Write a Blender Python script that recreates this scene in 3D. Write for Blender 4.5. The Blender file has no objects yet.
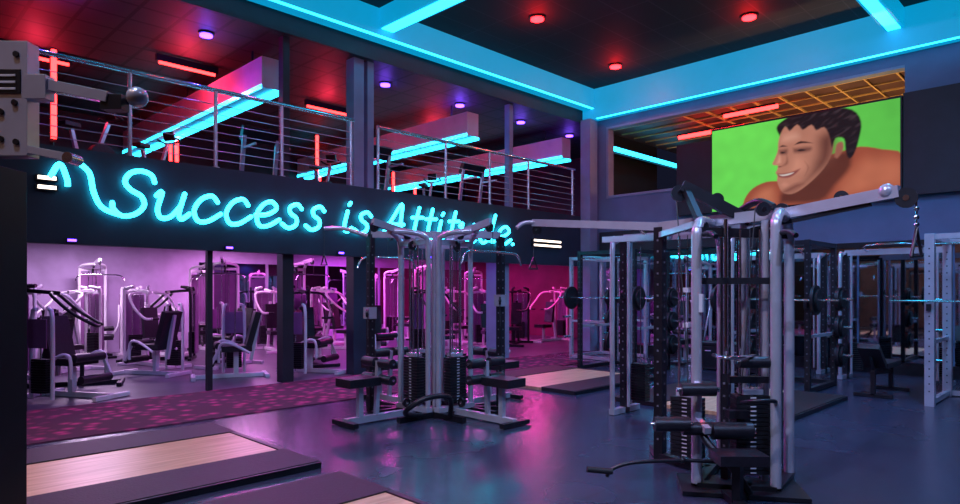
import bpy, math, random
from mathutils import Vector, Matrix, Euler, noise
random.seed(4)
sc=bpy.context.scene
sc.view_settings.view_transform='Standard'
sc.view_settings.look='None'

# ---------------------------------------------------------------- materials
def mat(name,col,rough=.5,metal=0,emit=None,es=0,nscale=None,var=.25,bump=0):
    m=bpy.data.materials.new(name); m.use_nodes=True
    nt=m.node_tree; p=nt.nodes['Principled BSDF']
    p.inputs['Base Color'].default_value=(*col,1)
    p.inputs['Roughness'].default_value=rough
    p.inputs['Metallic'].default_value=metal
    if emit:
        p.inputs['Emission Color'].default_value=(*emit,1)
        p.inputs['Emission Strength'].default_value=es
    if nscale:
        tc=nt.nodes.new('ShaderNodeTexCoord'); n=nt.nodes.new('ShaderNodeTexNoise')
        n.inputs['Scale'].default_value=nscale; n.inputs['Detail'].default_value=4
        nt.links.new(tc.outputs['Object'],n.inputs['Vector'])
        r=nt.nodes.new('ShaderNodeValToRGB')
        r.color_ramp.elements[0].position=.3; r.color_ramp.elements[1].position=.7
        r.color_ramp.elements[0].color=(*[c*(1-var) for c in col],1)
        r.color_ramp.elements[1].color=(*[min(1,c*(1+var)) for c in col],1)
        nt.links.new(n.outputs['Fac'],r.inputs['Fac'])
        nt.links.new(r.outputs['Color'],p.inputs['Base Color'])
        if bump:
            b=nt.nodes.new('ShaderNodeBump'); b.inputs['Strength'].default_value=bump
            b.inputs['Distance'].default_value=.01
            nt.links.new(n.outputs['Fac'],b.inputs['Height']); nt.links.new(b.outputs['Normal'],p.inputs['Normal'])
    return m

def brick_mat(name,c1,line,w,h,mortar,rough=.5,emit=False,metal=0):
    m=bpy.data.materials.new(name); m.use_nodes=True
    nt=m.node_tree; p=nt.nodes['Principled BSDF']
    tc=nt.nodes.new('ShaderNodeTexCoord'); b=nt.nodes.new('ShaderNodeTexBrick')
    b.offset=0; b.squash=1
    b.inputs['Scale'].default_value=1
    b.inputs['Brick Width'].default_value=w; b.inputs['Row Height'].default_value=h
    b.inputs['Mortar Size'].default_value=mortar
    b.inputs['Color1'].default_value=(*c1,1); b.inputs['Color2'].default_value=(*[c*.75 for c in c1],1)
    b.inputs['Mortar'].default_value=(*line,1)
    nt.links.new(tc.outputs['Object'],b.inputs['Vector'])
    nt.links.new(b.outputs['Color'],p.inputs['Base Color'])
    p.inputs['Roughness'].default_value=rough; p.inputs['Metallic'].default_value=metal
    return m

M={}
M['silver']=mat('silver_paint',(.52,.52,.60),.25,.5,nscale=6,var=.08)
M['chrome']=mat('chrome',(.75,.75,.8),.15,1)
M['white']=mat('white_frame_paint',(.74,.72,.78),.4,.1,nscale=5,var=.06)
M['black']=mat('black_steel',(.010,.010,.015),.38,.2,nscale=8,var=.3)
M['hole']=mat('adjustment_hole',(.11,.11,.14),.5)
M['pad']=mat('black_vinyl',(.009,.008,.013),.4,0,nscale=30,var=.3,bump=.2)
M['rubber']=mat('rubber',(.006,.006,.009),.6,0,nscale=60,var=.5,bump=.3)
M['plate']=mat('weight_plate',(.012,.012,.016),.45,.3,nscale=15)
M['label']=mat('label_white',(.5,.5,.55),.5)
M['cable']=mat('cable',(.03,.03,.035),.4)
M['grey']=mat('grey_wall',(.10,.15,.27),.7,nscale=2,var=.1,bump=.05)
M['colm']=mat('column_paint',(.19,.24,.36),.6,nscale=3,var=.1)
M['dark']=mat('dark_paint',(.010,.011,.020),.55,nscale=3,var=.3)
M['brown']=mat('brown_wood_panelling',(.18,.08,.05),.5,nscale=2,var=.4)
M['fascia']=mat('fascia_paint',(.013,.027,.048),.45,nscale=1.5,var=.25)
M['lav']=mat('lavender_wall',(.42,.33,.52),.7,nscale=2,var=.15)
M['redwall']=mat('red_wall',(.16,.012,.06),.6,nscale=2,var=.2)
M['mirror']=mat('mirror_glass',(.62,.72,.82),.03,1,nscale=.5,var=.02)
M['tint']=mat('shroud_plastic',(.22,.09,.24),.35,.1,nscale=6,var=.1)
M['cyan']=mat('cyan_led',(.1,.6,.8),.4,0,(.02,.60,1),5.5)
M['neon']=mat('neon_tube',(.1,.6,.8),.4,0,(.02,.60,.85),10)
M['beam']=mat('beam_painted_led_glow',(.05,.16,.32),.5,0,(.0,.225,.42),1.25,nscale=.7,var=.3)  # LED light falling on the beam faces is put in as emission
M['beamd']=mat('beam_paint',(.6,.5,.62),.5,nscale=3,var=.1)
M['red']=mat('red_led',(.8,.05,.03),.4,0,(1,.025,.025),10)
M['redd']=mat('red_downlight',(.8,.05,.03),.4,0,(1,.012,.016),14)
M['viol']=mat('violet_downlight',(.3,.1,.8),.4,0,(.11,.04,1),10)
M['warm']=mat('warm_lamp',(.9,.8,.6),.4,0,(1,.85,.7),3)
M['pinkl']=mat('pink_white_panel',(.9,.7,.9),.4,0,(1,.65,.97),2.6)
M['ceil']=brick_mat('black_ceiling_tiles',(.013,.015,.024),(.034,.036,.05),1.2,.6,.012,.75)
M['ceilm']=brick_mat('mezz_ceiling_tiles',(.06,.04,.055),(.014,.01,.012),.6,.6,.03,.6)
M['gold']=mat('gallery_ceiling_panel',(.10,.05,.045),.5,nscale=1.2,var=.4)
M['goldl']=mat('gold_batten',(.75,.5,.2),.5,nscale=4,var=.1)
M['lfloor']=mat('purple_grey_floor',(.085,.07,.11),.35,nscale=2,var=.2)

def floor_mat():
    m=brick_mat('rubber_floor',(.026,.036,.066),(.013,.018,.034),2.0,1.0,.006,.36)
    nt=m.node_tree; p=nt.nodes['Principled BSDF']
    tc=nt.nodes.new('ShaderNodeTexCoord'); n=nt.nodes.new('ShaderNodeTexNoise')
    n.inputs['Scale'].default_value=.9; n.inputs['Detail'].default_value=3
    nt.links.new(tc.outputs['Object'],n.inputs['Vector'])
    mr=nt.nodes.new('ShaderNodeMapRange'); mr.inputs['To Min'].default_value=.20; mr.inputs['To Max'].default_value=.32
    nt.links.new(n.outputs['Fac'],mr.inputs['Value']); nt.links.new(mr.outputs['Result'],p.inputs['Roughness'])
    n2=nt.nodes.new('ShaderNodeTexNoise'); n2.inputs['Scale'].default_value=90
    nt.links.new(tc.outputs['Object'],n2.inputs['Vector'])
    b=nt.nodes.new('ShaderNodeBump'); b.inputs['Strength'].default_value=.08; b.inputs['Distance'].default_value=.01
    nt.links.new(n2.outputs['Fac'],b.inputs['Height']); nt.links.new(b.outputs['Normal'],p.inputs['Normal'])
    return m
M['floor']=floor_mat()
def carpet_mat():
    m=bpy.data.materials.new('patterned_carpet'); m.use_nodes=True
    nt=m.node_tree; p=nt.nodes['Principled BSDF']; p.inputs['Roughness'].default_value=.95
    tc=nt.nodes.new('ShaderNodeTexCoord'); v=nt.nodes.new('ShaderNodeTexVoronoi'); v.inputs['Scale'].default_value=5.5
    nt.links.new(tc.outputs['Object'],v.inputs['Vector'])
    r=nt.nodes.new('ShaderNodeValToRGB'); e=r.color_ramp.elements
    e[0].position=.12; e[0].color=(.38,.02,.14,1); e[1].position=.48; e[1].color=(.05,.004,.03,1)
    x=e.new(.28); x.color=(.19,.010,.075,1)
    nt.links.new(v.outputs['Distance'],r.inputs['Fac']); nt.links.new(r.outputs['Color'],p.inputs['Base Color'])
    return m
M['carpet']=carpet_mat()
def wood_mat():
    m=bpy.data.materials.new('platform_wood'); m.use_nodes=True
    nt=m.node_tree; p=nt.nodes['Principled BSDF']; p.inputs['Roughness'].default_value=.35
    tc=nt.nodes.new('ShaderNodeTexCoord'); mp=nt.nodes.new('ShaderNodeMapping'); mp.inputs['Scale'].default_value=(1,14,1)
    n=nt.nodes.new('ShaderNodeTexNoise'); n.inputs['Scale'].default_value=1.6; n.inputs['Detail'].default_value=6
    nt.links.new(tc.outputs['Object'],mp.inputs['Vector']); nt.links.new(mp.outputs['Vector'],n.inputs['Vector'])
    r=nt.nodes.new('ShaderNodeValToRGB'); e=r.color_ramp.elements
    e[0].position=.3; e[0].color=(.38,.24,.12,1); e[1].position=.7; e[1].color=(.64,.45,.26,1)
    nt.links.new(n.outputs['Fac'],r.inputs['Fac']); nt.links.new(r.outputs['Color'],p.inputs['Base Color'])
    return m
M['wood']=wood_mat()

# ---------------------------------------------------------------- mesh builder
def catmull(pts,n=6,closed=False):
    P=[Vector(p) for p in pts]
    if len(P)<3: return P
    out=[]
    L=len(P)
    for i in range(L-1):
        p0=P[max(i-1,0)];p1=P[i];p2=P[i+1];p3=P[min(i+2,L-1)]
        for k in range(n):
            t=k/n
            out.append(.5*((2*p1)+(p2-p0)*t+(2*p0-5*p1+4*p2-p3)*t*t+(3*p1-p0-3*p2+p3)*t**3))
    out.append(P[-1]); return out

class B:
    def __init__(s): s.v=[];s.f=[];s.m=[];s.sm=[];s.mats=[];s.T=Matrix.Identity(4)
    def mi(s,k):
        if k not in s.mats: s.mats.append(k)
        return s.mats.index(k)
    def add(s,vs,fs,k,smooth=False):
        o=len(s.v); s.v+= [tuple(s.T@Vector(v)) for v in vs]
        i=s.mi(k)
        for f in fs: s.f.append(tuple(o+a for a in f)); s.m.append(i); s.sm.append(smooth)
    def box(s,c,sz,k,rot=(0,0,0)):
        R=Euler(rot).to_matrix(); c=Vector(c)
        vs=[c+R@Vector((x*sz[0]/2,y*sz[1]/2,z*sz[2]/2)) for x in(-1,1) for y in(-1,1) for z in(-1,1)]
        s.add(vs,[(0,1,3,2),(4,6,7,5),(0,4,5,1),(2,3,7,6),(0,2,6,4),(1,5,7,3)],k)
    def bb(s,a,b,k):
        s.box([(a[i]+b[i])/2 for i in range(3)],[abs(b[i]-a[i]) for i in range(3)],k)
    def beam(s,p0,p1,w,h,k):
        p0=Vector(p0);p1=Vector(p1);d=(p1-p0);L=d.length
        if L<1e-6:return
        d/=L
        up=Vector((0,0,1)) if abs(d.z)<.95 else Vector((0,1,0))
        a=d.cross(up).normalized();u=a.cross(d).normalized()
        vs=[]
        for p in(p0,p1):
            for x,y in((-1,-1),(1,-1),(1,1),(-1,1)): vs.append(p+a*x*w/2+u*y*h/2)
        s.add(vs,[(3,2,1,0),(4,5,6,7),(0,1,5,4),(1,2,6,5),(2,3,7,6),(3,0,4,7)],k)
    def tube(s,pts,r,k,seg=10,sm=5,r1=None):
        P=catmull(pts,sm) if (sm and len(pts)>2) else [Vector(p) for p in pts]
        n=len(P); vs=[]
        t=(P[1]-P[0]).normalized()
        a=t.orthogonal().normalized()
        for i in range(n):
            if i==0:t=(P[1]-P[0])
            elif i==n-1:t=P[-1]-P[-2]
            else:t=P[i+1]-P[i-1]
            t=t.normalized()
            a=(a-t*a.dot(t)).normalized(); b=t.cross(a)
            rr=r if r1 is None else r+(r1-r)*i/(n-1)
            for j in range(seg):
                q=2*math.pi*j/seg
                vs.append(P[i]+a*math.cos(q)*rr+b*math.sin(q)*rr)
        fs=[]
        for i in range(n-1):
            for j in range(seg):
                j2=(j+1)%seg
                fs.append((i*seg+j,i*seg+j2,(i+1)*seg+j2,(i+1)*seg+j))
        s.add(vs,fs,k,True)
        s.add(vs[:seg],[tuple(range(seg))[::-1]],k); s.add(vs[-seg:],[tuple(range(seg))],k)
    def cyl(s,p0,p1,r,k,seg=14,r1=None): s.tube([p0,p1],r,k,seg,0,r1)
    def sph(s,c,r,k,n=10):
        vs=[];fs=[];c=Vector(c)
        for i in range(n+1):
            th=math.pi*i/n
            for j in range(n*2):
                ph=math.pi*j/n
                vs.append(c+Vector((math.sin(th)*math.cos(ph),math.sin(th)*math.sin(ph),math.cos(th)))*r)
        for i in range(n):
            for j in range(2*n):
                j2=(j+1)%(2*n)
                fs.append((i*2*n+j,(i+1)*2*n+j,(i+1)*2*n+j2,i*2*n+j2))
        s.add(vs,fs,k,True)
    def pulley(s,c,ax,r=.055,k='black'):
        c=Vector(c);ax=Vector(ax).normalized()
        s.cyl(c-ax*.014,c+ax*.014,r,k,18); s.cyl(c-ax*.02,c+ax*.02,r*.3,'chrome',10)
    def build(s,name,loc=(0,0,0),rz=0,origin=(0,0,0),bevel=.004):
        me=bpy.data.meshes.new(name)
        o=Vector(origin)
        me.from_pydata([tuple(Vector(v)-o) for v in s.v],[],s.f)
        for k in s.mats: me.materials.append(M[k])
        me.polygons.foreach_set('material_index',s.m); me.polygons.foreach_set('use_smooth',s.sm)
        me.update()
        ob=bpy.data.objects.new(name,me); sc.collection.objects.link(ob)
        ob.location=Vector(loc)+o; ob.rotation_euler[2]=rz
        if bevel:
            md=ob.modifiers.new('bevel','BEVEL'); md.width=bevel; md.segments=2; md.limit_method='ANGLE'; md.angle_limit=math.radians(50)
        return ob
def dup(ob,loc,rz=0):
    o=ob.copy(); sc.collection.objects.link(o); o.location=loc; o.rotation_euler[2]=rz; return o
def simple(name,a,b,k,bevel=0):
    q=B(); c=[(a[i]+b[i])/2 for i in range(3)]
    q.bb(a,b,k); return q.build(name,origin=c,bevel=bevel)
def lamp(kind,parent,loc,energy,col,size=.05,aim=None,angle=100,blend=.8,name='lamp',sy=None):
    L=bpy.data.lights.new(name,kind); L.energy=energy; L.color=col
    if kind=='AREA':
        L.size=size
        if sy: L.shape='RECTANGLE'; L.size_y=sy
    else: L.shadow_soft_size=size
    if kind=='SPOT': L.spot_size=math.radians(angle); L.spot_blend=blend
    o=bpy.data.objects.new(name,L); sc.collection.objects.link(o)
    if parent: o.parent=parent
    o.location=loc
    if aim:
        w=Vector(loc)+(parent.location if parent else Vector((0,0,0)))
        o.rotation_euler=(Vector(aim)-w).to_track_quat('-Z','Y').to_euler()
    return o

# ---------------------------------------------------------------- room shell
X0,X1,Y0,Y1=-3.5,13.8,-4.0,9.8
ZC=6.6
simple('floor',(X0-.2,Y0-.2,-.2),(17.2,9.9,0),'floor')
simple('floor_lower_room',(X0-.2,9.9,-.2),(17.2,18.2,0),'lfloor')
cz=simple('ceiling',(X0-.2,Y0-.2,ZC),(X1+.4,Y1+.2,ZC+.2),'ceil')
simple('wall_back_left',(X0-.2,Y0,0),(X0,18,ZC),'brown')
simple('wall_back_right',(X0-.2,Y0-.2,0),(18,Y0,ZC),'dark')
simple('carpet_runner',(.6,7.75,0),(7.4,9.9,.012),'carpet')
simple('carpet_runner',(7.4,8.15,0),(11.5,9.9,.012),'carpet')
q=B()
q.bb((X1,Y0,0),(X1+.25,9.8,3.9),'grey')
q.bb((X1,Y0,5.62),(X1+.25,9.8,ZC),'grey')
q.bb((X1,9.23,3.9),(X1+.25,9.8,5.62),'grey')
q.bb((X1,Y0,3.9),(X1+.25,2.85,5.62),'grey')
q.build('wall_right',bevel=0)
q=B()
for a,b in (((2.85,3.86),(9.27,3.92)),((2.85,5.60),(9.27,5.65))):
    q.bb((X1-.02,a[0],a[1]),(X1+.2,b[0],b[1]),'colm')
for y in(9.21,): q.bb((X1-.02,y,3.9),(X1+.2,y+.06,5.62),'colm')
q.build('window_1',bevel=0)
simple('trim_1',(X1-.06,Y0+.1,2.35),(X1-.002,9.48,2.45),'black')
simple('trim_2',(X1-.14,5.4,2.5),(X1-.002,9.4,3.0),'dark')
simple('baseboard_right',(X1-.05,Y0+.1,0),(X1-.002,9.48,.22),'black')
q=B()
y=-3.8
while y<8.1:
    q.bb((X1-.04,y+.02,.23),(X1-.012,y+1.46,2.34),'mirror'); y+=1.48
q.build('wall_mirror',bevel=0)
simple('wall_left',(X0,Y1,0),(1.55,Y1+.14,2.14),'dark')
simple('trim_3',(X0,Y1,2.15),(X1-.01,Y1+.14,3.42),'fascia')
simple('mezzanine_floor_slab',(X0,Y1+.14,2.75),(17,18,3.42),'dark')
simple('wall_lower_back',(X0,17.8,0),(17,18,2.75),'lav')
simple('wall_mezzanine_back',(X0,17.8,3.42),(17,18,5.8),'dark')
simple('wall_end',(17,Y1+.2,0),(17.2,18,5.8),'redwall')
simple('wall_divider',(X1+.25,Y1,0),(17.2,Y1+.2,5.8),'dark')
simple('ceiling_mezzanine',(X0,Y1+.1,5.8),(17.2,18.2,5.95),'ceilm')
simple('wall_left_header',(X0,Y1+.02,5.8),(X1,Y1+.1,ZC),'dark')
simple('ceiling_gallery',(X1+.25,Y0,5.75),(19,Y1,5.9),'gold')
simple('floor_gallery',(X1+.25,Y0,3.3),(19,Y1,3.42),'dark')
simple('wall_gallery',(19,Y0,3.3),(19.2,Y1,5.9),'dark')
q=B()
for i in range(11): q.bb((X1+.3,2.0+i*.55,5.71),(18.9,2.03+i*.55,5.748),'goldl')
for i in range(8): q.bb((14.4+i*.6,1.6,5.715),(14.43+i*.6,9.6,5.748),'goldl')
q.build('gallery_ceiling_battens',bevel=0)
def rtube(p0,p1,r=.035):
    q=B(); q.cyl(p0,p1,r,'red'); 
    a,b=Vector(p0),Vector(p1); q.beam(a+Vector((0,.05,.06)),b+Vector((0,.05,.06)),.05,.05,'black')
    q.build('red_light_tube',bevel=0,origin=p0)
rtube((14.5,5.35,5.55),(14.5,6.55,5.55),.045)
rtube((15.5,6.5,5.5),(15.5,8.2,5.5),.05)
q=B(); q.box((16.0,9.35,5.2),(3.8,.06,.10),'cyan'); q.box((16.0,9.42,5.2),(3.9,.06,.2),'dark'); q.build('cyan_light_strip',bevel=0)
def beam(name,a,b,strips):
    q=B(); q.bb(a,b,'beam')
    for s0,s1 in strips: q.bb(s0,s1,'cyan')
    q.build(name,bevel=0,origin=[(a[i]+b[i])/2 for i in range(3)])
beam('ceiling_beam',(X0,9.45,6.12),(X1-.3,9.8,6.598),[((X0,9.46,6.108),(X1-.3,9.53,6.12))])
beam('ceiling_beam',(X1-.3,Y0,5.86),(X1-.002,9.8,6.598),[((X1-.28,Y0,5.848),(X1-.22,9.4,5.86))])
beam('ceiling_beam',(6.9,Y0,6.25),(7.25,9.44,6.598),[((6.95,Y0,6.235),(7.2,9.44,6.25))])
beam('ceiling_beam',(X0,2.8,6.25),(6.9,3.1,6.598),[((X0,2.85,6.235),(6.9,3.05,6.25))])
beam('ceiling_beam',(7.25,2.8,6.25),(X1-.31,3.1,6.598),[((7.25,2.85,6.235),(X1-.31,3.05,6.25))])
def column(name,x0,x1,y0,y1,z0,z1,k): simple(name,(x0,y0,z0),(x1,y1,z1),k)
column('structural_column',6.70,6.92,9.95,10.2,3.42,5.8,'colm')
column('structural_column',7.0,7.14,9.95,10.1,3.42,5.8,'colm')
column('structural_column',5.30,5.42,9.95,10.1,3.42,5.8,'dark')
column('structural_column',10.9,11.02,9.95,10.1,3.42,5.8,'colm')
column('structural_column',13.40,13.72,9.5,9.79,.01,5.85,'colm')
column('structural_column',6.7,7.05,9.96,10.2,0,2.75,'fascia')  # lower part of the grey column, its shading put in as dark paint
column('structural_column',5.3,5.5,9.96,10.16,0,2.75,'dark')
column('structural_column',4.05,4.13,9.96,10.04,0,2.75,'dark')
column('structural_column',10.5,10.9,9.96,10.3,0,2.75,'colm')
column('structural_column',1.55,1.75,9.96,10.3,0,2.75,'dark')

for bx,l in ((5.1,18),(9.9,18),(13.3,18)):
    q=B(); q.bb((bx,10.3,4.98),(bx+.35,17.7,5.5),'beamd')
    q.bb((bx+.22,10.3,4.92),(bx+.37,17.7,4.98),'cyan'); q.bb((bx-.012,10.3,4.95),(bx,17.7,5.02),'cyan')
    for yy in (11,14,17): q.cyl((bx+.17,yy,5.5),(bx+.17,yy,5.8),.02,'black')
    q.build('mezzanine_light_beam',bevel=0,origin=(bx,14,5.2))

q=B()
def rail_section(x0,x1,posts,zt):
    yr=9.9
    q.tube([(x0,yr,zt),(x1,yr,zt)],.034,'chrome',10,0)
    for px in posts:
        q.cyl((px,yr,3.42),(px,yr,zt),.028,'silver')
        q.cyl((px,yr,3.42),(px,yr,3.44),.06,'silver')
    for i in range(7):
        z=3.55+i*(zt-3.7)/6.5
        q.cyl((x0,yr,z),(x1,yr,z),.007,'silver',6)
rail_section(-1,6.66,[-.5,1.2,2.94,4.15,5.25,6.6],4.62)
rail_section(7.18,13.3,[7.2,8.9,10.2,11.5,13.2],4.6)
q.build('mezzanine_railing',bevel=0)

# ---------------------------------------------------------------- neon sign
G={
'S':(1.05,[[(0.98,0.80),(0.85,0.95),(0.55,1.02),(0.25,0.95),(0.15,0.75),(0.35,0.58),(0.70,0.45),(0.84,0.24),(0.65,0.04),(0.3,-0.02),(0.02,0.12),(-.05,.25)]]),
'u':(1.0,[[(-0.05,0.5),(0.1,0.6),(0.08,0.2),(0.25,0.0),(0.55,0.05),(0.8,0.35)],[(0.82,0.6),(0.78,0.15),(0.9,0.0),(1.12,0.14)]]),
'c':(.95,[[(0.85,0.48),(0.6,0.62),(0.25,0.52),(0.08,0.25),(0.28,0.0),(0.65,0.0),(1.06,0.20)]]),
'e':(.95,[[(0.05,0.25),(0.55,0.30),(0.85,0.47),(0.6,0.63),(0.28,0.54),(0.10,0.27),(0.28,0.0),(0.65,0.0),(1.06,0.18)]]),
's':(.85,[[(0.85,0.52),(0.6,0.63),(0.28,0.54),(0.35,0.38),(0.68,0.26),(0.72,0.08),(0.4,-0.02),(0.05,0.08)]]),
'i':(.5,[[(0.3,0.6),(0.25,0.15),(0.55,0.0),(0.95,0.12)],[(0.34,0.80),(0.42,0.86)]]),
'A':(1.1,[[(-.05,0),(0.28,0.48),(0.62,1.0),(0.70,0.5),(0.82,0.0)],[(0.12,0.36),(0.85,0.38)]]),
't':(.62,[[(0.5,0.95),(0.4,0.4),(0.45,0.08),(0.7,0),(1.0,0.12)],[(0.05,0.62),(0.95,0.65)]]),
'd':(1.0,[[(0.8,0.5),(0.5,0.62),(0.18,0.48),(0.1,0.18),(0.35,0.0),(0.65,0.12),(0.80,0.4)],[(0.9,1.0),(0.8,0.4),(0.85,0.08),(1.08,0.08)]]),
'.':(.3,[[(0.2,0.02),(0.32,0.03)]]),
}
NR=.034
def neon_word(q,word,x0,x1,zb,cap):
    tot=sum(G[c][0]*1.08 for c in word); sx=(x1-x0)/tot; x=x0
    for c in word:
        w,st=G[c]
        for s_ in st:
            pts=[(x+px*w*sx*.92+pz*cap*.22,9.735,zb+pz*cap) for px,pz in s_]
            q.tube(pts,NR,'neon',8,5)
            q.sph(pts[0],NR,'neon',5); q.sph(pts[-1],NR,'neon',5)
            for p in (pts[0],pts[-1]): q.cyl((p[0],9.735,p[2]),(p[0],9.80,p[2]),.01,'black',6)
        x+=w*1.08*sx
q=B()
neon_word(q,'Success',2.66,6.0,2.58,.62)
neon_word(q,'is',6.28,6.98,2.58,.60)
neon_word(q,'Attitude.',7.18,10.9,2.56,.62)
q.tube([(1.95,9.735,2.98),(2.06,9.735,3.18),(2.14,9.735,3.0),(2.15,9.735,2.9)],NR,'neon',8,5)
q.tube([(2.28,9.735,3.22),(2.4,9.735,3.1),(2.45,9.735,2.85),(2.55,9.735,2.66),(2.75,9.735,2.58)],NR,'neon',8,6)
q.build('neon_sign',bevel=0,origin=(6.5,9.735,2.9))
def bar_lamp(x,z,w):
    q=B(); q.box((x,9.76,z),(w+.04,.07,.07),'black'); q.box((x,9.72,z),(w,.02,.045),'warm')
    q.build('linear_wall_lamp',origin=(x,9.76,z),bevel=0)
bar_lamp(1.92,2.98,.2);bar_lamp(1.92,2.86,.2);bar_lamp(12.0,2.71,1.0);bar_lamp(12.0,2.60,1.0)
# ---------------------------------------------------------------- downlights
def downlight(loc,k,col,en,r=.09,ang=120,glow=0,name='ceiling_downlight'):
    q=B(); x,y,z=loc
    q.cyl((x,y,z-.03),(x,y,z),r+.03,'black',20); q.cyl((x,y,z-.06),(x,y,z-.03),r,k,20)
    o=q.build(name,origin=loc,bevel=0)
    lamp('SPOT',o,(0,0,-.09),en,col,.03,angle=ang)
    if glow: lamp('POINT',o,(0,0,-.24),glow,col,.012,name='glow_lamp')
    return o
for p in ((12.4,8.1),(9.2,7.7),(11.9,4.9),(9.2,4.9),(4.5,6.5),(4.5,0.5),(9.2,0.5)):
    downlight((p[0],p[1],ZC),'redd',(1,.012,.016),60,.12,150,22)
for x in (4.35,8.0,10.1,12.2,14.2,2.2):
    downlight((x,10.75,5.8),'viol',(.20,.07,1),40,.10,140,10)
for x in (2.2,4.6,7.6,9.6,12.0):
    downlight((x,10.25,2.75),'viol',(.25,.15,1),35,.06,150)
for x in (2.2,4.3,6.3,8.4,10.4):
    q=B(); q.box((x,9.77,2.20),(.14,.05,.05),'black'); q.box((x,9.742,2.20),(.10,.012,.03),'viol')
    o=q.build('fascia_wash_light',origin=(x,9.77,2.2),bevel=0)
    lamp('SPOT',o,(0,-.08,-.03),28,(1,.05,.6),.03,aim=(x,8.3,0),angle=130)
for x,y in ((-2.8,4.5),(-2.8,7.2),(-2.8,1.5)):  # warm lamps added to brighten the unseen back wall for its mirror reflection
    downlight((x,y,ZC),'warm',(1,.6,.35),320,.10,110)

def added_fill_spot(loc,aim,col,en,ang=110):  # added fill lamps for the hall, in made-up ceiling housings
    q=B(); x,y,z=loc
    d=(Vector(aim)-Vector(loc)).normalized(); c=Vector(loc)
    q.cyl(c-d*.22,c-d*.02,.07,'black',16); q.cyl((x,y,z),(x,y,ZC),.015,'black',8)
    o=q.build('added_fill_spotlight',origin=loc,bevel=0)
    lamp('SPOT',o,(0,0,0),en,col,.06,aim=aim,angle=ang)
added_fill_spot((-.5,2.0,6.3),(6,4,0),(.48,.56,1),850)
added_fill_spot((2.0,-2.0,6.3),(8,3,0),(.32,.5,1),1000)
added_fill_spot((1.2,6.0,6.3),(2.5,6,0),(1,.76,.72),430,80)
added_fill_spot((8.6,5.9,6.4),(9,6,0),(.10,.5,1),800,130)
added_fill_spot((8.0,1.0,6.4),(9.5,2.5,0),(.12,.45,1),1200,130)
added_fill_spot((5.6,9.2,6.5),(5.6,5,0),(.8,.06,.8),700,120)
added_fill_spot((1.5,2.2,6.4),(5,2.6,1.0),(.85,.78,1),800,55)
added_fill_spot((3.4,9.0,6.5),(5.2,2.6,1.2),(1,.1,.75),700,45)

def panel(x,y,z,sx,sy,en,col):
    q=B(); q.box((x,y,z-.02),(sx+.06,sy+.06,.03),'white'); q.box((x,y,z-.04),(sx,sy,.02),'pinkl')
    o=q.build('ceiling_light_panel',origin=(x,y,z),bevel=0)
    lamp('AREA',o,(0,0,-.06),en,col,sx,sy=sy)
for x,y,c,e in ((3.2,12.4,(.70,.42,1),42),(4.0,15.8,(.92,.62,1),130),(6.6,12.6,(.9,.15,.9),62),(7.6,16.4,(1,.38,.95),125),(10.5,13,(1,.05,.62),95),(11.5,16.4,(.85,.10,1),125),(14.5,12.2,(1,.03,.40),80),(14.8,15.5,(1,.06,.7),100)):
    panel(x,y,2.75,1.2,.3,e,c)

for (x,y,z0,z1) in ((2.46,12,3.95,5.35),(8.96,15,4.5,5.6),(5.6,15.5,4.3,5.0),(13.9,17,4.4,5.5),(12.6,16.5,4.4,5.3),(1.5,11.5,4.9,5.6),(6.2,17.6,4.3,5.5),(10.6,17.6,4.3,5.5)):
    q=B(); q.cyl((x,y,z0),(x,y,z1),.04,'red'); q.box((x,y+.06,(z0+z1)/2),(.09,.04,z1-z0+.1),'black')
    q.cyl((x,y+.06,3.42),(x,y+.06,z0),.015,'black',8)
    q.build('red_light_tube',origin=(x,y,z0),bevel=0)
for x,y in ((2.5,13.5),(4.6,12.2),(7.9,12.8),(11.3,13.0)):  # tubes and point lamps added to light the mezzanine ceiling red
    q=B(); q.cyl((x-.5,y,5.62),(x+.5,y,5.62),.03,'red'); q.box((x,y,5.7),(1.1,.08,.12),'black')
    o=q.build('added_red_fill_tube',origin=(x,y,5.6),bevel=0)
    lamp('POINT',o,(0,0,-.25),42,(1,.03,.08),.03)
o=simple('gallery_uplight',(15.0,3.8,3.42),(15.3,4.1,3.6),'warm'); lamp('POINT',o,(0,0,.3),150,(1,.6,.25),.05)
o=simple('gallery_uplight',(15.2,5.8,3.42),(15.5,6.1,3.6),'warm'); lamp('POINT',o,(0,0,.3),45,(1,.25,.15),.05)

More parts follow.
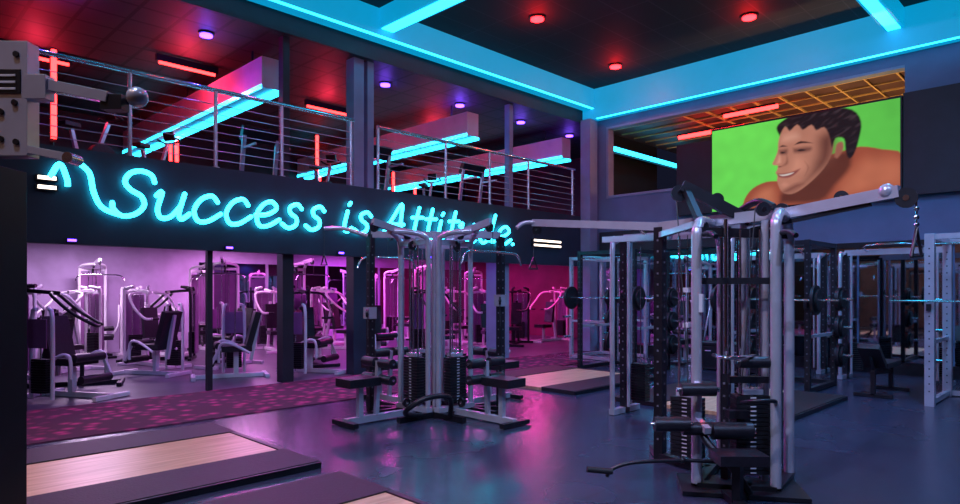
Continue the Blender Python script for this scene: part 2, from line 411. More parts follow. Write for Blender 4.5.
# ---------------------------------------------------------------- video screen
def seg_inside(poly,x,y):
    ins=False;n=len(poly);j=n-1;dm=9
    for i in range(n):
        xi,yi=poly[i];xj,yj=poly[j]
        if (yi>y)!=(yj>y) and x<(xj-xi)*(y-yi)/(yj-yi)+xi: ins=not ins
        dx=(xj-xi);dy=(yj-yi);t=((x-xi)*dx+(y-yi)*dy)/(dx*dx+dy*dy+1e-12);t=max(0,min(1,t))
        d=math.hypot(x-xi-t*dx,y-yi-t*dy)
        if d<dm:dm=d
        j=i
    return dm if ins else -dm
A_=2.0
def sm(poly):
    c=[(s*A_,t,0) for s,t in poly]; c.append(c[0])
    r=catmull(c,3); return [(p.x,p.y) for p in r[:-1]]
HAIR=(.008,.005,.006)
layers=[
 ([(.18,-.05),(.20,.12),(.25,.24),(.33,.30),(.42,.30),(.52,.40),(.64,.50),(.74,.54),(.82,.56),(.92,.50),(1.02,.40),(1.05,-.05)],(.27,.06,.03),.02),
 ([(.70,.0),(.71,.18),(.80,.40),(.88,.46),(1.05,.34),(1.05,.1)],(.40,.115,.06),.22),
 ([(.23,.02),(.25,.16),(.32,.25),(.38,.22),(.38,.02)],(.40,.125,.065),.14),
 ([(.40,.02),(.41,.16),(.50,.20),(.56,.34),(.64,.46),(.76,.54),(.78,.36),(.70,.16),(.62,.0)],(.09,.022,.012),.08),
 ([(.415,.90),(.395,.74),(.392,.64),(.372,.54),(.362,.50),(.372,.475),(.392,.465),(.388,.42),(.380,.39),(.390,.35),(.388,.30),(.397,.23),(.42,.15),(.47,.12),(.53,.17),(.60,.28),(.66,.42),(.69,.60),(.67,.85),(.55,.97)],(.38,.155,.105),.02),
 ([(.48,.14),(.54,.30),(.585,.50),(.60,.75),(.70,.8),(.71,.55),(.66,.36)],(.11,.035,.024),.20),
 ([(.42,.82),(.41,.74),(.45,.71),(.52,.74),(.50,.83)],(.52,.25,.18),.12),
 ([(.45,.40),(.48,.33),(.53,.40),(.53,.52),(.48,.54)],(.52,.22,.15),.18),
 ([(.405,.62),(.415,.50),(.385,.49),(.39,.52)],(.54,.26,.18),.05),
 ([(.40,.16),(.45,.13),(.54,.22),(.50,.25),(.45,.21)],(.16,.05,.035),.08),
 ([(.405,.24),(.43,.20),(.46,.23),(.43,.28)],(.48,.20,.14),.06),
 ([(.69,.48),(.70,.62),(.735,.64),(.74,.55),(.71,.46)],(.26,.09,.06),.03),
 ([(.405,.80),(.385,.90),(.41,.97),(.50,1.04),(.66,1.04),(.78,.97),(.825,.82),(.815,.64),(.79,.48),(.762,.44),(.745,.54),(.738,.66),(.70,.68),(.680,.58),(.665,.72),(.64,.82),(.60,.80),(.575,.87),(.53,.83),(.50,.90),(.46,.84),(.435,.90)],HAIR,.025),
 ([(.40,.675),(.42,.70),(.45,.672),(.42,.675)],(.03,.012,.01),.016),
 ([(.48,.675),(.52,.715),(.59,.665),(.53,.682)],(.03,.012,.01),.016),
 ([(.398,.65),(.45,.65),(.445,.58),(.402,.59)],(.15,.055,.04),.05),
 ([(.475,.65),(.575,.64),(.57,.575),(.485,.58)],(.15,.055,.04),.05),
 ([(.405,.612),(.42,.622),(.438,.606),(.42,.597)],(.012,.008,.008),.014),
 ([(.495,.612),(.52,.624),(.552,.602),(.52,.594)],(.012,.008,.008),.014),
 ([(.44,.62),(.455,.50),(.44,.455),(.405,.45),(.425,.475),(.44,.52)],(.17,.06,.04),.05),
 ([(.390,.455),(.405,.462),(.42,.452),(.405,.443)],(.10,.03,.02),.016),
 ([(.388,.385),(.42,.375),(.47,.38),(.52,.405),(.49,.34),(.45,.31),(.40,.33)],(.20,.05,.045),.025),
 ([(.395,.366),(.43,.360),(.475,.370),(.485,.364),(.46,.342),(.42,.338)],(.52,.45,.42),.014),
 ([(.54,.48),(.565,.40),(.54,.31),(.555,.40)],(.17,.06,.04),.045),
]
LP=[(sm(p),c,e) for p,c,e in layers]
BBX=[(min(p[0] for p in P)-e,max(p[0] for p in P)+e,min(p[1] for p in P)-e,max(p[1] for p in P)+e) for P,c,e in LP]
NX,NY=300,150
vs=[];cols=[];fs=[]
sy0,sy1,sz0,sz1=6.41,2.88,3.26,5.02
for j in range(NY+1):
    for i in range(NX+1):
        s_=i/NX;t_=j/NY
        vs.append((13.60,sy0+(sy1-sy0)*s_,sz0+(sz1-sz0)*t_))
        g=.9+.2*math.sin(3*s_+1.0)*(.5+.5*t_)
        c=[.11*g,.55*g,.07*g]
        X=s_*A_
        for (P,cc,e),bx in zip(LP,BBX):
            if X<bx[0] or X>bx[1] or t_<bx[2] or t_>bx[3]: continue
            d=seg_inside(P,X,t_)
            w=max(0,min(1,(d+e*.3)/e)); w=w*w*(3-2*w)
            if w>0:
                if cc is HAIR:
                    h=noise.noise(Vector((X*9+t_*5,t_*30-X*14,0)))
                    k=1+max(0,h)*5*(1 if t_>.7 else .5); cc2=[q_*k for q_ in cc]
                else: cc2=cc
                c=[a+(b-a)*w for a,b in zip(c,cc2)]
        n_=1+.10*noise.noise(Vector((X*7,t_*7,3)))
        cols+= [c[0]*n_,c[1]*n_,c[2]*n_,1]
for j in range(NY):
    for i in range(NX):
        a=j*(NX+1)+i; fs.append((a,a+NX+1,a+NX+2,a+1))
sm_=bpy.data.materials.new('video_picture'); sm_.use_nodes=True
nt=sm_.node_tree; p=nt.nodes['Principled BSDF']; at=nt.nodes.new('ShaderNodeAttribute'); at.attribute_name='pic'
p.inputs['Base Color'].default_value=(.004,.004,.004,1); p.inputs['Roughness'].default_value=.9
nt.links.new(at.outputs['Color'],p.inputs['Emission Color']); p.inputs['Emission Strength'].default_value=1.15
me=bpy.data.meshes.new('picture'); me.from_pydata(vs,[],fs); me.materials.append(sm_)
ca=me.color_attributes.new('pic','FLOAT_COLOR','POINT'); ca.data.foreach_set('color',cols)
pic=bpy.data.objects.new('picture',me); sc.collection.objects.link(pic)
q=B()
q.bb((13.61,2.85,3.22),(13.77,6.44,5.06),'black')
q.bb((13.63,6.45,3.25),(13.77,7.27,4.85),'dark')
q.bb((13.63,1.2,3.25),(13.77,2.84,5.1),'dark')
scr=q.build('video_screen',bevel=0)
pic.parent=scr

# ---------------------------------------------------------------- platforms
def platform(cx,cy,sx,sy,woodf=.46):
    q=B(); h=.055; w=sy*woodf/2
    q.bb((-sx/2,-w,0),(sx/2-.06,w,h-.004),'wood')
    q.bb((sx/2-.055,-w,0),(sx/2,w,h+.004),'black')
    q.bb((-sx/2,-sy/2,0),(sx/2,-w-.003,h+.006),'rubber'); q.bb((-sx/2,w+.003,0),(sx/2,sy/2,h+.006),'rubber')
    q.bb((-sx/2,-sy/2-.03,0),(sx/2,-sy/2-.002,h),'black'); q.bb((-sx/2,sy/2+.002,0),(sx/2,sy/2+.03,h),'black')
    return q.build('lifting_platform',(cx,cy,0.0))
platform(1.8,6.13,2.4,2.3); platform(1.9,3.42,2.1,2.3,.40)
platform(8.9,6.9,2.4,2.3); platform(8.9,3.95,2.4,2.3,.36)

# ---------------------------------------------------------------- parts
def stack(q,c,n=16,w=.26,d=.12,z0=.16):
    x,y=c
    for i in range(n): 
        z=z0+i*.034
        q.box((x,y,z),(d,w,.029),'plate')
        for sgn in(-1,1): q.box((x+sgn*(d/2+.001),y,z),(.002,.045,.010),'label')
    zt=z0+n*.034
    q.box((x,y,zt+.01),(d,w*.6,.04),'silver')
    for s_ in(-1,1): q.cyl((x,y+s_*w*.3,.08),(x,y+s_*w*.3,2.02),.011,'chrome',8)
    q.cyl((x,y,zt),(x,y,2.02),.005,'cable',6)
def station(q,seat=True,lat=True,rollers=True,high=True,c='silver',reach=.85,side=1):
    for s_ in(-1,1):
        q.tube([(0,s_*.27,.05),(0,s_*.27,1.0),(0,s_*.27,1.95),(.06,s_*.25,2.1),(.2,s_*.16,2.14),(.34,s_*.04,2.15)],.032,c,10,4)
        q.beam((-.1,s_*.27,.035),(.45,s_*.27,.035),.07,.06,'black')
    q.beam((0,-.3,.09),(0,.3,.09),.09,.06,c); q.beam((0,-.27,2.03),(0,.27,2.03),.05,.06,c)
    stack(q,(0,0))
    if high:
        q.beam((.0,0,2.12),(.62,0,2.24),.06,.08,c)
        q.pulley((.60,0,2.18),(0,1,0)); q.pulley((.1,0,2.12),(0,1,0)); q.pulley((0.03,0,2.0),(0,1,0))
        q.cyl((.65,0,2.16),(.65,0,1.90),.005,'cable',6)
    if lat: q.tube([(.65,-.5,1.76),(.65,-.42,1.88),(.65,-.2,1.90),(.65,.2,1.90),(.65,.42,1.88),(.65,.5,1.76)],.014,'chrome',8,4)
    q.pulley((.12,0,.16),(0,1,0))
    if seat:
        q.beam((0,0,.05),(reach+.2,0,.05),.07,.07,c); q.beam((reach,0,.05),(reach,0,.43),.06,.06,c)
        q.beam((reach+.2,-.22,.035),(reach+.2,.22,.035),.07,.05,'black')
        q.box((reach+.02,0,.47),(.42,.30,.09),'pad')
    if rollers:
        x=reach-.26
        q.beam((x+.03,0,.08),(x,0,.68),.05,.05,c)
        for z in(.48,.66):
            q.cyl((x,-.28,z),(x,-.05,z),.055,'pad'); q.cyl((x,.05,z),(x,.28,z),.055,'pad'); q.cyl((x,-.3,z),(x,.3,z),.015,'chrome')

def perforated(q,x,y,h,w=.08,k='black'):
    q.beam((x,y,0),(x,y,h),w,w,k)
    z=.2
    while z<h-.1:
        hk='black' if k=='silver' else 'hole'
        q.box((x-w/2-.001,y,z),(.003,.018,.018),hk); q.box((x,y-w/2-.001,z),(.018,.003,.018),hk); z+=.1

# ---- central multi-station (A)
q=B()
cx,cy=5.45,6.25
S=Matrix.Diagonal((1,1,1.05,1))
for a,opt in ((180,dict(lat=False,reach=.8)),(90,dict(lat=True)),(-90,dict(lat=True,reach=.8)),(0,dict(lat=False))):
    a=math.radians(a)
    q.T=S@Matrix.Translation((.36*math.cos(a),.36*math.sin(a),0))@Matrix.Rotation(a,4,'Z'); station(q,**opt)
q.T=S
perforated(q,.55,-.62,2.12); perforated(q,-.62,.55,2.15)
q.beam((-.62,.55,2.15),(.55,-.62,2.14),.06,.08,'silver')
q.beam((-.62,.55,.04),(.55,-.62,.04),.08,.06,'black')
q.tube([(-.5,-.3,.05),(-.75,-.35,.1),(-.9,-.55,.2),(-.75,-.7,.32),(-.45,-.75,.3),(-.3,-.6,.05)],.03,'black',10,5)
q.tube([(-.62,.55,2.12),(-.85,.8,2.22),(-1.05,.95,2.22)],.025,'silver',8,4)
q.cyl((-1.05,.95,2.22),(-1.05,.95,1.9),.005,'cable',6)
q.tube([(-1.05,.88,1.78),(-1.05,.95,1.9),(-1.05,1.02,1.78),(-1.05,.88,1.78)],.01,'black',6,0)
for a in (45,225): 
    c=math.cos(math.radians(a)); q.tube([(c*.3,c*.3,.05),(c*.3,c*.3,1.2),(c*.3,c*.3,2.14)],.026,'silver',10,0)
for x,y,z in ((-.62,.55,1.2),(.55,-.62,1.35)):
    q.box((x-.03,y-.03,z),(.12,.12,.14),'silver'); q.pulley((x-.12,y-.1,z),(1,-1,0),.05)
    q.cyl((x-.12,y-.1,z-.05),(x-.13,y-.12,z-.3),.005,'cable',6)
q.build('multi_station_cable_machine',(cx,cy,0))

# ---- foreground machine (B)
q=B()
T=.040
q.tube([(4.72,2.35,.06),(4.72,2.35,1.0),(4.72,2.35,1.90),(4.76,2.36,2.03),(4.9,2.40,2.10),(5.3,2.5,2.11),(5.56,2.57,2.08),(5.68,2.6,1.98),(5.7,2.6,1.86),(5.7,2.6,1.0),(5.7,2.6,.06)],T,'silver',14,5)
q.tube([(5.03,1.87,.06),(5.03,1.87,1.0),(5.03,1.87,1.95),(5.06,1.875,2.08),(5.16,1.89,2.14),(5.3,1.91,2.14),(5.44,1.93,2.08),(5.5,1.94,1.96),(5.5,1.94,1.9),(5.5,1.94,1.0),(5.5,1.94,.06)],T,'silver',14,5)
q.tube([(5.16,2.0,.06),(5.16,2.0,1.0),(5.16,2.0,2.1)],.03,'silver',12,0)
q.tube([(4.9,2.2,.9),(4.9,2.2,2.1)],.02,'chrome',12,0)
q.tube([(4.85,2.40,.06),(4.85,2.40,2.08)],.022,'silver',12,0)
q.tube([(5.02,2.52,.06),(5.02,2.52,2.08)],.018,'chrome',12,0)
q.tube([(5.35,2.25,.06),(5.35,2.25,2.1)],.028,'silver',12,0)
perforated(q,5.32,3.0,2.12,.085)
perforated(q,5.95,2.2,2.05,.07)
perforated(q,5.08,2.28,2.06,.06)
q.beam((5.32,3.0,2.12),(5.25,1.9,2.15),.07,.09,'silver'); q.beam((4.72,2.35,2.0),(5.5,1.94,2.0),.05,.07,'black')
q.beam((5.32,3.0,2.05),(4.75,2.38,2.06),.05,.05,'silver')
q.beam((5.3,2.5,2.13),(5.98,2.2,2.07),.05,.06,'silver')
q.beam((4.80,2.37,1.62),(5.05,1.90,1.62),.03,.05,'black')
for a,b in (((4.72,2.35),(5.7,2.6)),((5.03,1.87),(5.5,1.94)),((4.72,2.35),(5.03,1.87)),((5.7,2.6),(5.5,1.94)),((5.32,3.0),(5.2,2.48)),((5.32,3.0),(5.55,3.2)),((5.6,2.2),(5.98,2.2))):
    q.beam((*a,.04),(*b,.04),.08,.06,'black')
q.box((4.97,2.12,.02),(.9,.5,.03),'black',(0,0,math.radians(-57)))
old=q.T
q.T=Matrix.Translation((5.0,2.02,0))@Matrix.Rotation(math.radians(225),4,'Z')@Matrix.Translation((-.08,.0,0)); stack(q,(0,0),18,.26,.13,.14)
q.T=Matrix.Translation((5.18,2.66,0))@Matrix.Rotation(math.radians(180),4,'Z'); stack(q,(0,0),15,.26,.12,.14)
q.T=Matrix.Translation((5.62,2.25,0)); stack(q,(0,0),15,.26,.12,.14)
q.T=old
q.box((4.90,2.11,.60),(.16,.10,.06),'black',(0,0,math.radians(-45)))
q.box((4.98,2.06,.86),(.3,.06,.05),'black',(0,0,math.radians(-45)))
q.beam((5.37,2.70,2.10),(5.37,4.55,2.28),.055,.075,'silver')
q.beam((5.42,2.95,2.04),(5.75,3.9,2.08),.045,.06,'silver')
q.tube([(5.37,4.5,2.28),(5.30,4.62,2.28),(5.22,4.66,2.22)],.022,'silver',8,3)
q.pulley((5.37,4.5,2.20),(1,0,0)); q.cyl((5.37,4.55,2.2),(5.37,4.55,1.9),.005,'cable',6)
q.tube([(5.30,4.55,1.78),(5.37,4.55,1.9),(5.44,4.55,1.78),(5.30,4.55,1.78)],.012,'black',6,0)
q.beam((5.40,2.28,2.12),(5.27,1.12,2.24),.06,.085,'silver')
q.beam((5.38,2.2,2.05),(5.29,1.3,2.17),.02,.03,'black')
q.sph((5.28,1.2,2.25),.055,'silver',8); q.pulley((5.27,1.08,2.19),(1,.1,0),.07)
q.pulley((5.37,1.95,2.19),(1,0,0),.055); q.pulley((5.31,1.5,2.24),(1,.1,0),.05)
q.cyl((5.27,1.02,2.18),(5.27,1.02,1.98),.006,'chrome',6)
q.tube([(5.22,1.04,1.78),(5.27,1.02,1.98),(5.32,1.0,1.78),(5.22,1.04,1.78)],.012,'black',6,0)
for z in (2.11,2.05,2.0): q.sph((5.27,1.02,z),.018,'chrome',5)
q.beam((5.0,2.62,2.42),(5.35,2.2,2.12),.07,.09,'black'); q.pulley((5.0,2.64,2.36),(1,1,0),.07); q.pulley((5.18,2.4,2.30),(1,1,0),.055)
q.beam((5.02,2.6,2.40),(4.9,2.42,2.12),.05,.05,'black')
q.tube([(5.35,2.3,2.2),(5.25,2.1,2.26),(5.2,1.95,2.20)],.03,'black',8,4)
q.pulley((5.12,2.0,2.18),(1,1,0),.055); q.pulley((4.9,2.4,2.05),(1,1,0),.06)
q.cyl((4.98,2.66,2.34),(4.86,2.5,1.0),.005,'cable',6); q.cyl((5.12,2.06,2.2),(4.95,2.1,.75),.005,'cable',6)
for s_ in((4.74,2.3),(5.05,1.85)):
    q.tube([(s_[0],s_[1],1.98),(s_[0]-.1,s_[1]-.1,1.98),(s_[0]-.18,s_[1]-.18,1.94)],.02,'black',8,3)
R1=Vector((1,-1,0)).normalized()
def roller(c,L,r=.055):
    c=Vector(c); q.cyl(c-R1*L/2,c+R1*L/2,r,'pad',18); q.cyl(c-R1*(L/2+.03),c+R1*(L/2+.03),.018,'chrome')
roller((4.46,2.42,.54),.26);roller((4.78,2.10,.49),.3,.065);roller((4.62,2.30,.50),.22,.05)
roller((4.60,2.28,.80),.26,.05); roller((4.95,2.0,1.0),.24,.045)
q.beam((4.72,2.35,.55),(4.6,2.2,.5),.05,.05,'silver'); q.beam((4.72,2.35,.84),(4.60,2.28,.80),.04,.04,'silver')
q.tube([(4.72,2.35,.55),(4.64,2.22,.4),(4.66,2.05,.25),(4.74,1.95,.06)],.028,'black',10,5)
q.box((4.55,1.95,.36),(.34,.24,.07),'pad',(0,0,math.radians(-45))); q.beam((4.56,1.96,.03),(4.56,1.96,.33),.06,.06,'black')
q.beam((4.56,1.96,.04),(4.98,2.06,.04),.07,.06,'black'); q.beam((4.4,1.8,.03),(4.72,2.12,.03),.07,.05,'black')
q.tube([(4.62,2.12,.28),(4.4,2.3,.30),(4.1,2.52,.30),(3.98,2.62,.26),(3.96,2.66,.2)],.014,'black',8,5)
q.cyl((3.94,2.60,.25),(3.80,2.72,.27),.022,'rubber'); q.sph((4.40,2.3,.30),.025,'black',6)
q.tube([(4.80,2.25,1.05),(4.66,2.12,1.05),(4.74,2.02,1.05),(4.95,2.0,1.05)],.014,'chrome',8,4)
q.tube([(4.85,2.05,.70),(4.72,1.92,.74),(4.84,1.82,.74),(5.0,1.86,.70)],.016,'black',8,4)
for z in(1.55,1.25): q.box((5.18,2.66,z),(.08,.05,.04),'label')
q.box((4.70,2.30,1.45),(.03,.03,.14),'label')
q.build('adjustable_cable_crossover_machine',origin=(5.2,2.3,0))

# ---- near-left machine head
q=B()
R=Matrix.Translation((.42,2.66,0))@Matrix.Rotation(math.radians(-45),4,'Z'); q.T=R
q.box((-.10,0,.98),(.20,.16,1.96),'black'); q.box((-.10,0,.02),(.4,.4,.04),'black')
q.box((-.045,-.01,2.185),(.26,.06,.38),'silver'); q.box((-.03,-.042,2.24),(.19,.004,.080),'black')
for i in range(3): q.box((-.03,-.045,2.215+i*.022),(.16,.002,.008),'label')
for x,z in ((.045,2.17),(.05,2.33),(.0,2.05),(.05,2.04),(.0,2.14)): q.cyl((x,-.038,z),(x,-.046,z),.010,'black',12)
q.beam((.085,-.02,2.245),(.36,-.04,2.185),.04,.035,'silver'); q.box((.12,-.03,2.22),(.07,.05,.08),'silver')
q.cyl((.36,-.01,2.185),(.46,-.02,2.18),.012,'chrome')
q.sph((.455,-.05,2.185),.034,'silver',10); q.box((.37,-.03,2.17),(.07,.05,.05),'black')
q.beam((.07,-.02,2.02),(.24,-.04,1.985),.035,.025,'silver'); q.cyl((.23,-.06,1.985),(.23,-.0,1.985),.018,'chrome')
q.T=Matrix.Identity(4)
q.build('cable_column_machine',origin=(.42,2.66,0))

# ---- racks
def rack(k='black',pw=.075,plates=True):
    q=B(); w=.6;d=.6;h=2.3
    for x in(-d,d):
        for y in(-w,w):
            perforated(q,x,y,h,pw,k)
    for z in(.05,h-.04):
        for y in(-w,w): q.beam((-d,y,z),(d,y,z),.07,.07,k)
        q.beam((d,-w,z),(d,w,z),.07,.07,k)
    q.beam((-d,-w,h-.04),(-d,w,h-.04),.07,.07,k)
    q.cyl((-d-.02,-w,h-.14),(-d-.02,w,h-.14),.016,'chrome')
    for y in(-w,w):
        q.beam((-d,y,.85),(d,y,.85),.05,.05,'silver'); q.box((-d-.07,y,1.32),(.09,.05,.09),'black')
        for z in(.5,.95,1.4):
            q.cyl((d,y,z),(d,y+math.copysign(.28,y),z),.025,'chrome')
            if plates:
                q.cyl((d,y+math.copysign(.06,y),z),(d,y+math.copysign(.12,y),z),.19,'plate',24)
                q.cyl((d,y+math.copysign(.125,y),z),(d,y+math.copysign(.16,y),z),.15,'plate',24)
    q.cyl((-d-.09,-1.05,1.40),(-d-.09,1.05,1.40),.014,'chrome')
    if plates:
      for y in(-1,1):
        q.cyl((-d-.09,y*.72,1.4),(-d-.09,y*.76,1.4),.22,'plate',28); q.cyl((-d-.09,y*.77,1.4),(-d-.09,y*.80,1.4),.16,'plate',24)
    return q
r=rack().build('power_rack',(10.85,6.9,0),bevel=.003)
dup(r,(10.85,3.95,0)); dup(r,(-2.0,5.2,0),math.radians(180)); dup(r,(-2.0,1.8,0),math.radians(180))
rs=rack('silver',.11,False).build('power_rack',(10.95,1.25,0),bevel=.003)
rk=rack('silver',.07,False).build('power_rack',(12.5,8.35,0),math.radians(90),bevel=.003)

def bench():
    q=B(); q.box((-.1,0,.44),(.8,.28,.08),'pad'); q.box((.55,0,.60),(.5,.28,.08),'pad',(0,math.radians(-38),0))
    q.beam((-.5,0,.3),(.5,0,.36),.06,.06,'black')
    for x in(-.5,.5): q.beam((x,-.25,.03),(x,.25,.03),.06,.05,'black'); q.beam((x,0,.03),(x,0,.38),.06,.06,'black')
    q.beam((.45,0,.35),(.6,0,.6),.04,.04,'black')
    return q
bn=bench().build('weight_bench',(11.1,2.58,0),math.radians(180))
q=B()
q.box((0,0,.26),(.55,1.5,.46),'dark'); q.box((0,0,.51),(.6,1.56,.05),'black')
for i in range(3): q.box((-.281,-.5+i*.5,.27),(.012,.46,.38),'black'); q.box((-.292,-.5+i*.5,.38),(.012,.12,.02),'silver')
q.build('storage_bench',(12.2,5.2,0))
def tower(c='white',shroud=True):
    q=B(); station(q,c=c)
    if shroud: q.box((-.08,0,1.05),(.02,.5,1.8),'tint')
    q.tube([(.3,.25,.4),(.5,.4,.7),(.4,.45,1.2)],.02,c,8,4)
    return q
ct=tower('silver',False).build('cable_tower_machine',(13.35,6.6,0),math.radians(180))
for x,y in ((13.35,1.1),(13.1,-1.4)): dup(ct,(x,y,0),math.radians(180))
q=B()
for s_ in(-1,1):
    perforated(q,0,s_*.75,2.2,.09,'black'); q.beam((-.3,s_*.75,.04),(.3,s_*.75,.04),.08,.07,'silver')
    q.cyl((.14,s_*.75,.1),(.14,s_*.75,2.15),.02,'silver'); q.cyl((-.12,s_*.62,.1),(-.12,s_*.62,2.15),.02,'silver')
    q.tube([(-.28,s_*.75,.07),(-.28,s_*.75,2.0),(-.2,s_*.75,2.15),(0,s_*.75,2.2)],.032,'silver',10,4)
    for i in range(14): q.box((.16,s_*.62,.16+i*.034),(.12,.2,.029),'plate')
    q.pulley((-.1,s_*.7,1.5),(0,1,0)); q.cyl((.16,s_*.62,.6),(.16,s_*.62,2.1),.006,'chrome',6)
q.beam((0,-.75,2.2),(0,.75,2.2),.07,.10,'silver'); q.tube([(0,-.4,2.2),(-.25,-.35,2.3),(-.25,.35,2.3),(0,.4,2.2)],.018,'chrome',8,4)
ft=q.build('functional_trainer',(12.6,2.75,0))
dup(ft,(13.1,4.75,0)); dup(ft,(7.1,3.75,0))

# ---- lower room machines
def chest_press(c='white'):
    q=B()
    q.beam((-.75,0,.04),(.65,0,.04),.07,.07,c)
    for x in(-.75,.65): q.beam((x,-.38,.035),(x,.38,.035),.07,.06,c)
    for y in(-.24,.24): q.tube([(-.75,y,.05),(-.75,y,1.45),(-.7,y*.9,1.58),(-.55,y*.6,1.62)],.032,c,10,4)
    q.beam((-.75,-.24,1.5),(-.75,.24,1.5),.06,.06,c)
    for i in range(14): q.box((-.75,0,.16+i*.034),(.12,.26,.029),'plate')
    for y in(-.08,.08): q.cyl((-.75,y,.1),(-.75,y,1.5),.011,'chrome',8)
    q.box((-.84,0,.8),(.02,.42,1.3),'tint'); 
    q.beam((.1,0,.05),(.1,0,.42),.06,.06,c); q.beam((-.5,0,.05),(-.28,0,1.25),.06,.06,c)
    q.box((.12,0,.47),(.4,.36,.09),'pad'); q.box((-.2,0,.88),(.09,.3,.62),'pad',(0,math.radians(-9),0))
    q.beam((-.75,0,1.55),(-.2,0,1.5),.06,.06,c)
    for y in(-1,1):
        q.tube([(-.3,y*.12,1.5),(-.25,y*.38,1.45),(.0,y*.42,1.2),(.3,y*.38,1.0),(.36,y*.25,.98)],.026,c,10,4)
        q.cyl((.36,y*.28,.98),(.36,y*.12,.98),.022,'rubber')
    return q
def leg_ext(c='white'):
    q=B()
    q.beam((-.6,0,.04),(.6,0,.04),.07,.07,c)
    for x in(-.6,.6): q.beam((x,-.3,.035),(x,.3,.035),.07,.06,c)
    q.box((-.1,0,.52),(.5,.44,.10),'pad'); q.box((-.38,0,.86),(.10,.42,.62),'pad',(0,math.radians(-15),0))
    q.beam((-.1,0,.05),(-.1,0,.48),.08,.08,c); q.beam((-.35,0,.3),(-.5,0,1.1),.06,.06,c)
    for y in(-.3,.3): q.tube([(-.3,y,.45),(.0,y,.62),(.18,y,.60),(.2,y,.3)],.024,c,8,4)
    q.cyl((.32,-.25,.28),(.32,.25,.28),.06,'pad'); q.beam((.18,.28,.55),(.32,.28,.28),.04,.05,c)
    q.cyl((.2,-.25,.58),(.2,.25,.58),.06,'pad')
    for x in(-.28,.08): q.tube([(x,-.48,.04),(x,-.48,1.15),(x*.6-.03,-.48,1.28)],.028,c,8,3)
    q.cyl((-.1-.02,-.48,.08),(-.12,-.48,1.2),.011,'chrome',8)
    for i in range(14): q.box((-.1,-.48,.14+i*.034),(.26,.12,.029),'plate')
    q.box((-.1,-.55,.95),(.32,.015,.4),'tint')
    return q
def bike(c='black'):
    q=B()
    q.beam((-.5,0,.08),(.5,0,.08),.08,.08,c)
    for x in(-.5,.5): q.beam((x,-.25,.04),(x,.25,.04),.07,.06,c)
    q.cyl((.25,-.06,.42),(.25,.06,.42),.24,'plate',28); q.cyl((0,-.1,.3),(0,.1,.3),.09,'silver',18)
    q.beam((-.1,0,.1),(-.28,0,.82),.06,.06,'silver'); q.box((-.3,0,.88),(.26,.18,.07),'pad')
    q.beam((.1,0,.3),(.38,0,1.05),.06,.06,'silver'); q.tube([(.35,-.22,1.15),(.5,-.2,1.12),(.38,0,1.06),(.5,.2,1.12),(.35,.22,1.15)],.02,'rubber',8,4)
    q.box((.42,0,1.22),(.05,.24,.18),'black',(0,math.radians(-20),0)); q.beam((-.1,0,.2),(.3,0,.42),.05,.08,c)
    for s_ in(-1,1): q.beam((0,s_*.12,.3),(s_*.12,s_*.12,.3-s_*.12),.02,.04,'silver'); q.box((s_*.12,s_*.17,.3-s_*.12),(.1,.08,.03),'black')
    return q
def treadmill():
    q=B()
    q.box((0,0,.12),(1.7,.75,.12),'black'); q.box((-.05,0,.185),(1.5,.5,.012),'rubber')
    for y in(-.36,.36): q.beam((.75,y,.1),(.55,y,1.25),.06,.08,'silver'); q.beam((.55,y,1.0),(.05,y,1.0),.04,.05,'silver')
    q.box((.58,0,1.3),(.12,.8,.3),'black',(0,math.radians(-25),0)); q.box((.515,0,1.33),(.01,.4,.2),'tint',(0,math.radians(-25),0))
    q.box((.7,0,.26),(.3,.7,.2),'black'); q.box((0,0,.03),(1.5,.6,.06),'black')
    return q
cp=chest_press().build('chest_press_machine',(4.6,13.9,0),math.radians(-80))
cb=chest_press('black').build('incline_press_machine',(2.75,12.0,0),math.radians(-20))
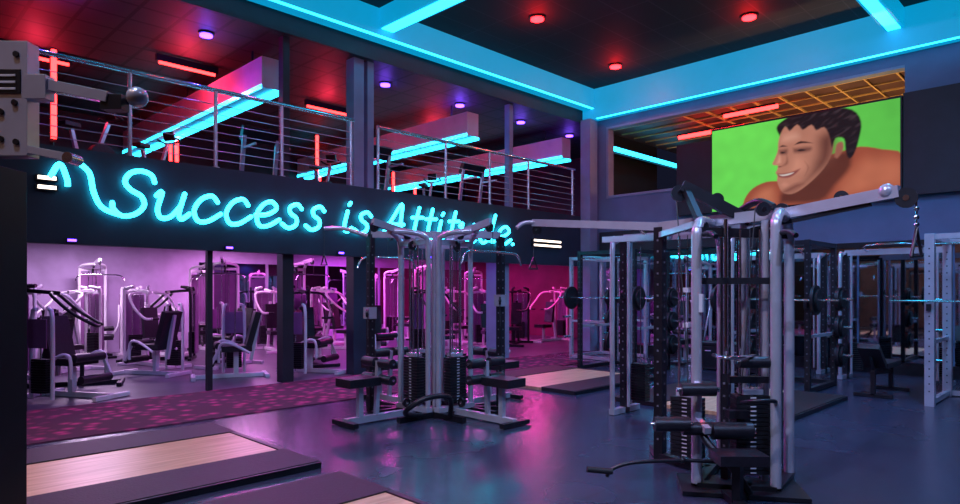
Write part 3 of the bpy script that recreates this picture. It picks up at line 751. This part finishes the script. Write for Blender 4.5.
le=leg_ext().build('leg_extension_machine',(2.5,10.75,0),math.radians(-60))
tw=tower().build('lat_pulldown_machine',(6.3,14.5,0),math.radians(-120))
for o_,x,y,a in [(cp,3.3,15.7,200),(cp,5.4,16.3,-60),(cp,3.0,14.0,30),(cp,7.9,15.3,-100),(cp,9.4,14.5,-60),(cp,11.9,11.6,-120),(cp,13.0,13.8,-100),(cp,15.2,12.4,180),(cp,10.3,16.4,-90),
     (cb,7.0,12.0,-100),(cb,9.9,11.2,-90),(cb,13.6,12.2,-150),(cb,8.8,16.8,-90),(cb,5.0,15.1,150),
     (le,4.95,11.2,160),(le,8.3,11.3,-90),(le,4.1,12.6,120),(le,5.7,12.9,200),(le,9.2,12.8,-120),(le,6.4,10.8,-60),
     (tw,7.6,13.7,-80),(tw,6.7,16.9,-90),(tw,10.9,13.2,-60),(tw,12.6,16.6,-90),(tw,4.3,17.2,-90),(tw,14.8,15.1,-130)]: dup(o_,(x,y,0),math.radians(a))
bk=bike().build('exercise_bike',(3.05,12.5,3.42),math.radians(20))
for x,y in((4.4,13.4),(7.9,13.0),(11.2,13.2)): dup(bk,(x,y,3.42),math.radians(30))
tm=treadmill().build('treadmill',(8.8,11.6,3.42),math.radians(90))
dup(tm,(11.9,11.6,3.42),math.radians(90)); dup(tm,(6.2,12.0,3.42),math.radians(90))
q=B()
x=7.0
while x<16: q.bb((x,17.76,.4),(x+1.9,17.79,2.3),'mirror'); x+=2.0
q.build('wall_mirror_lower',bevel=0)

# ---------------------------------------------------------------- world + camera
w=bpy.data.worlds.new('World'); sc.world=w; w.use_nodes=True
w.node_tree.nodes['Background'].inputs['Color'].default_value=(.12,.14,.35,1)
w.node_tree.nodes['Background'].inputs['Strength'].default_value=.05
cd=bpy.data.cameras.new('Camera'); cam=bpy.data.objects.new('Camera',cd); sc.collection.objects.link(cam)
cam.location=(0,0,1.55); cam.rotation_euler=(math.radians(90),0,math.radians(-45))
cd.sensor_width=36; cd.lens=646/960*36; cd.shift_y=38/960; cd.clip_start=.05
sc.camera=cam
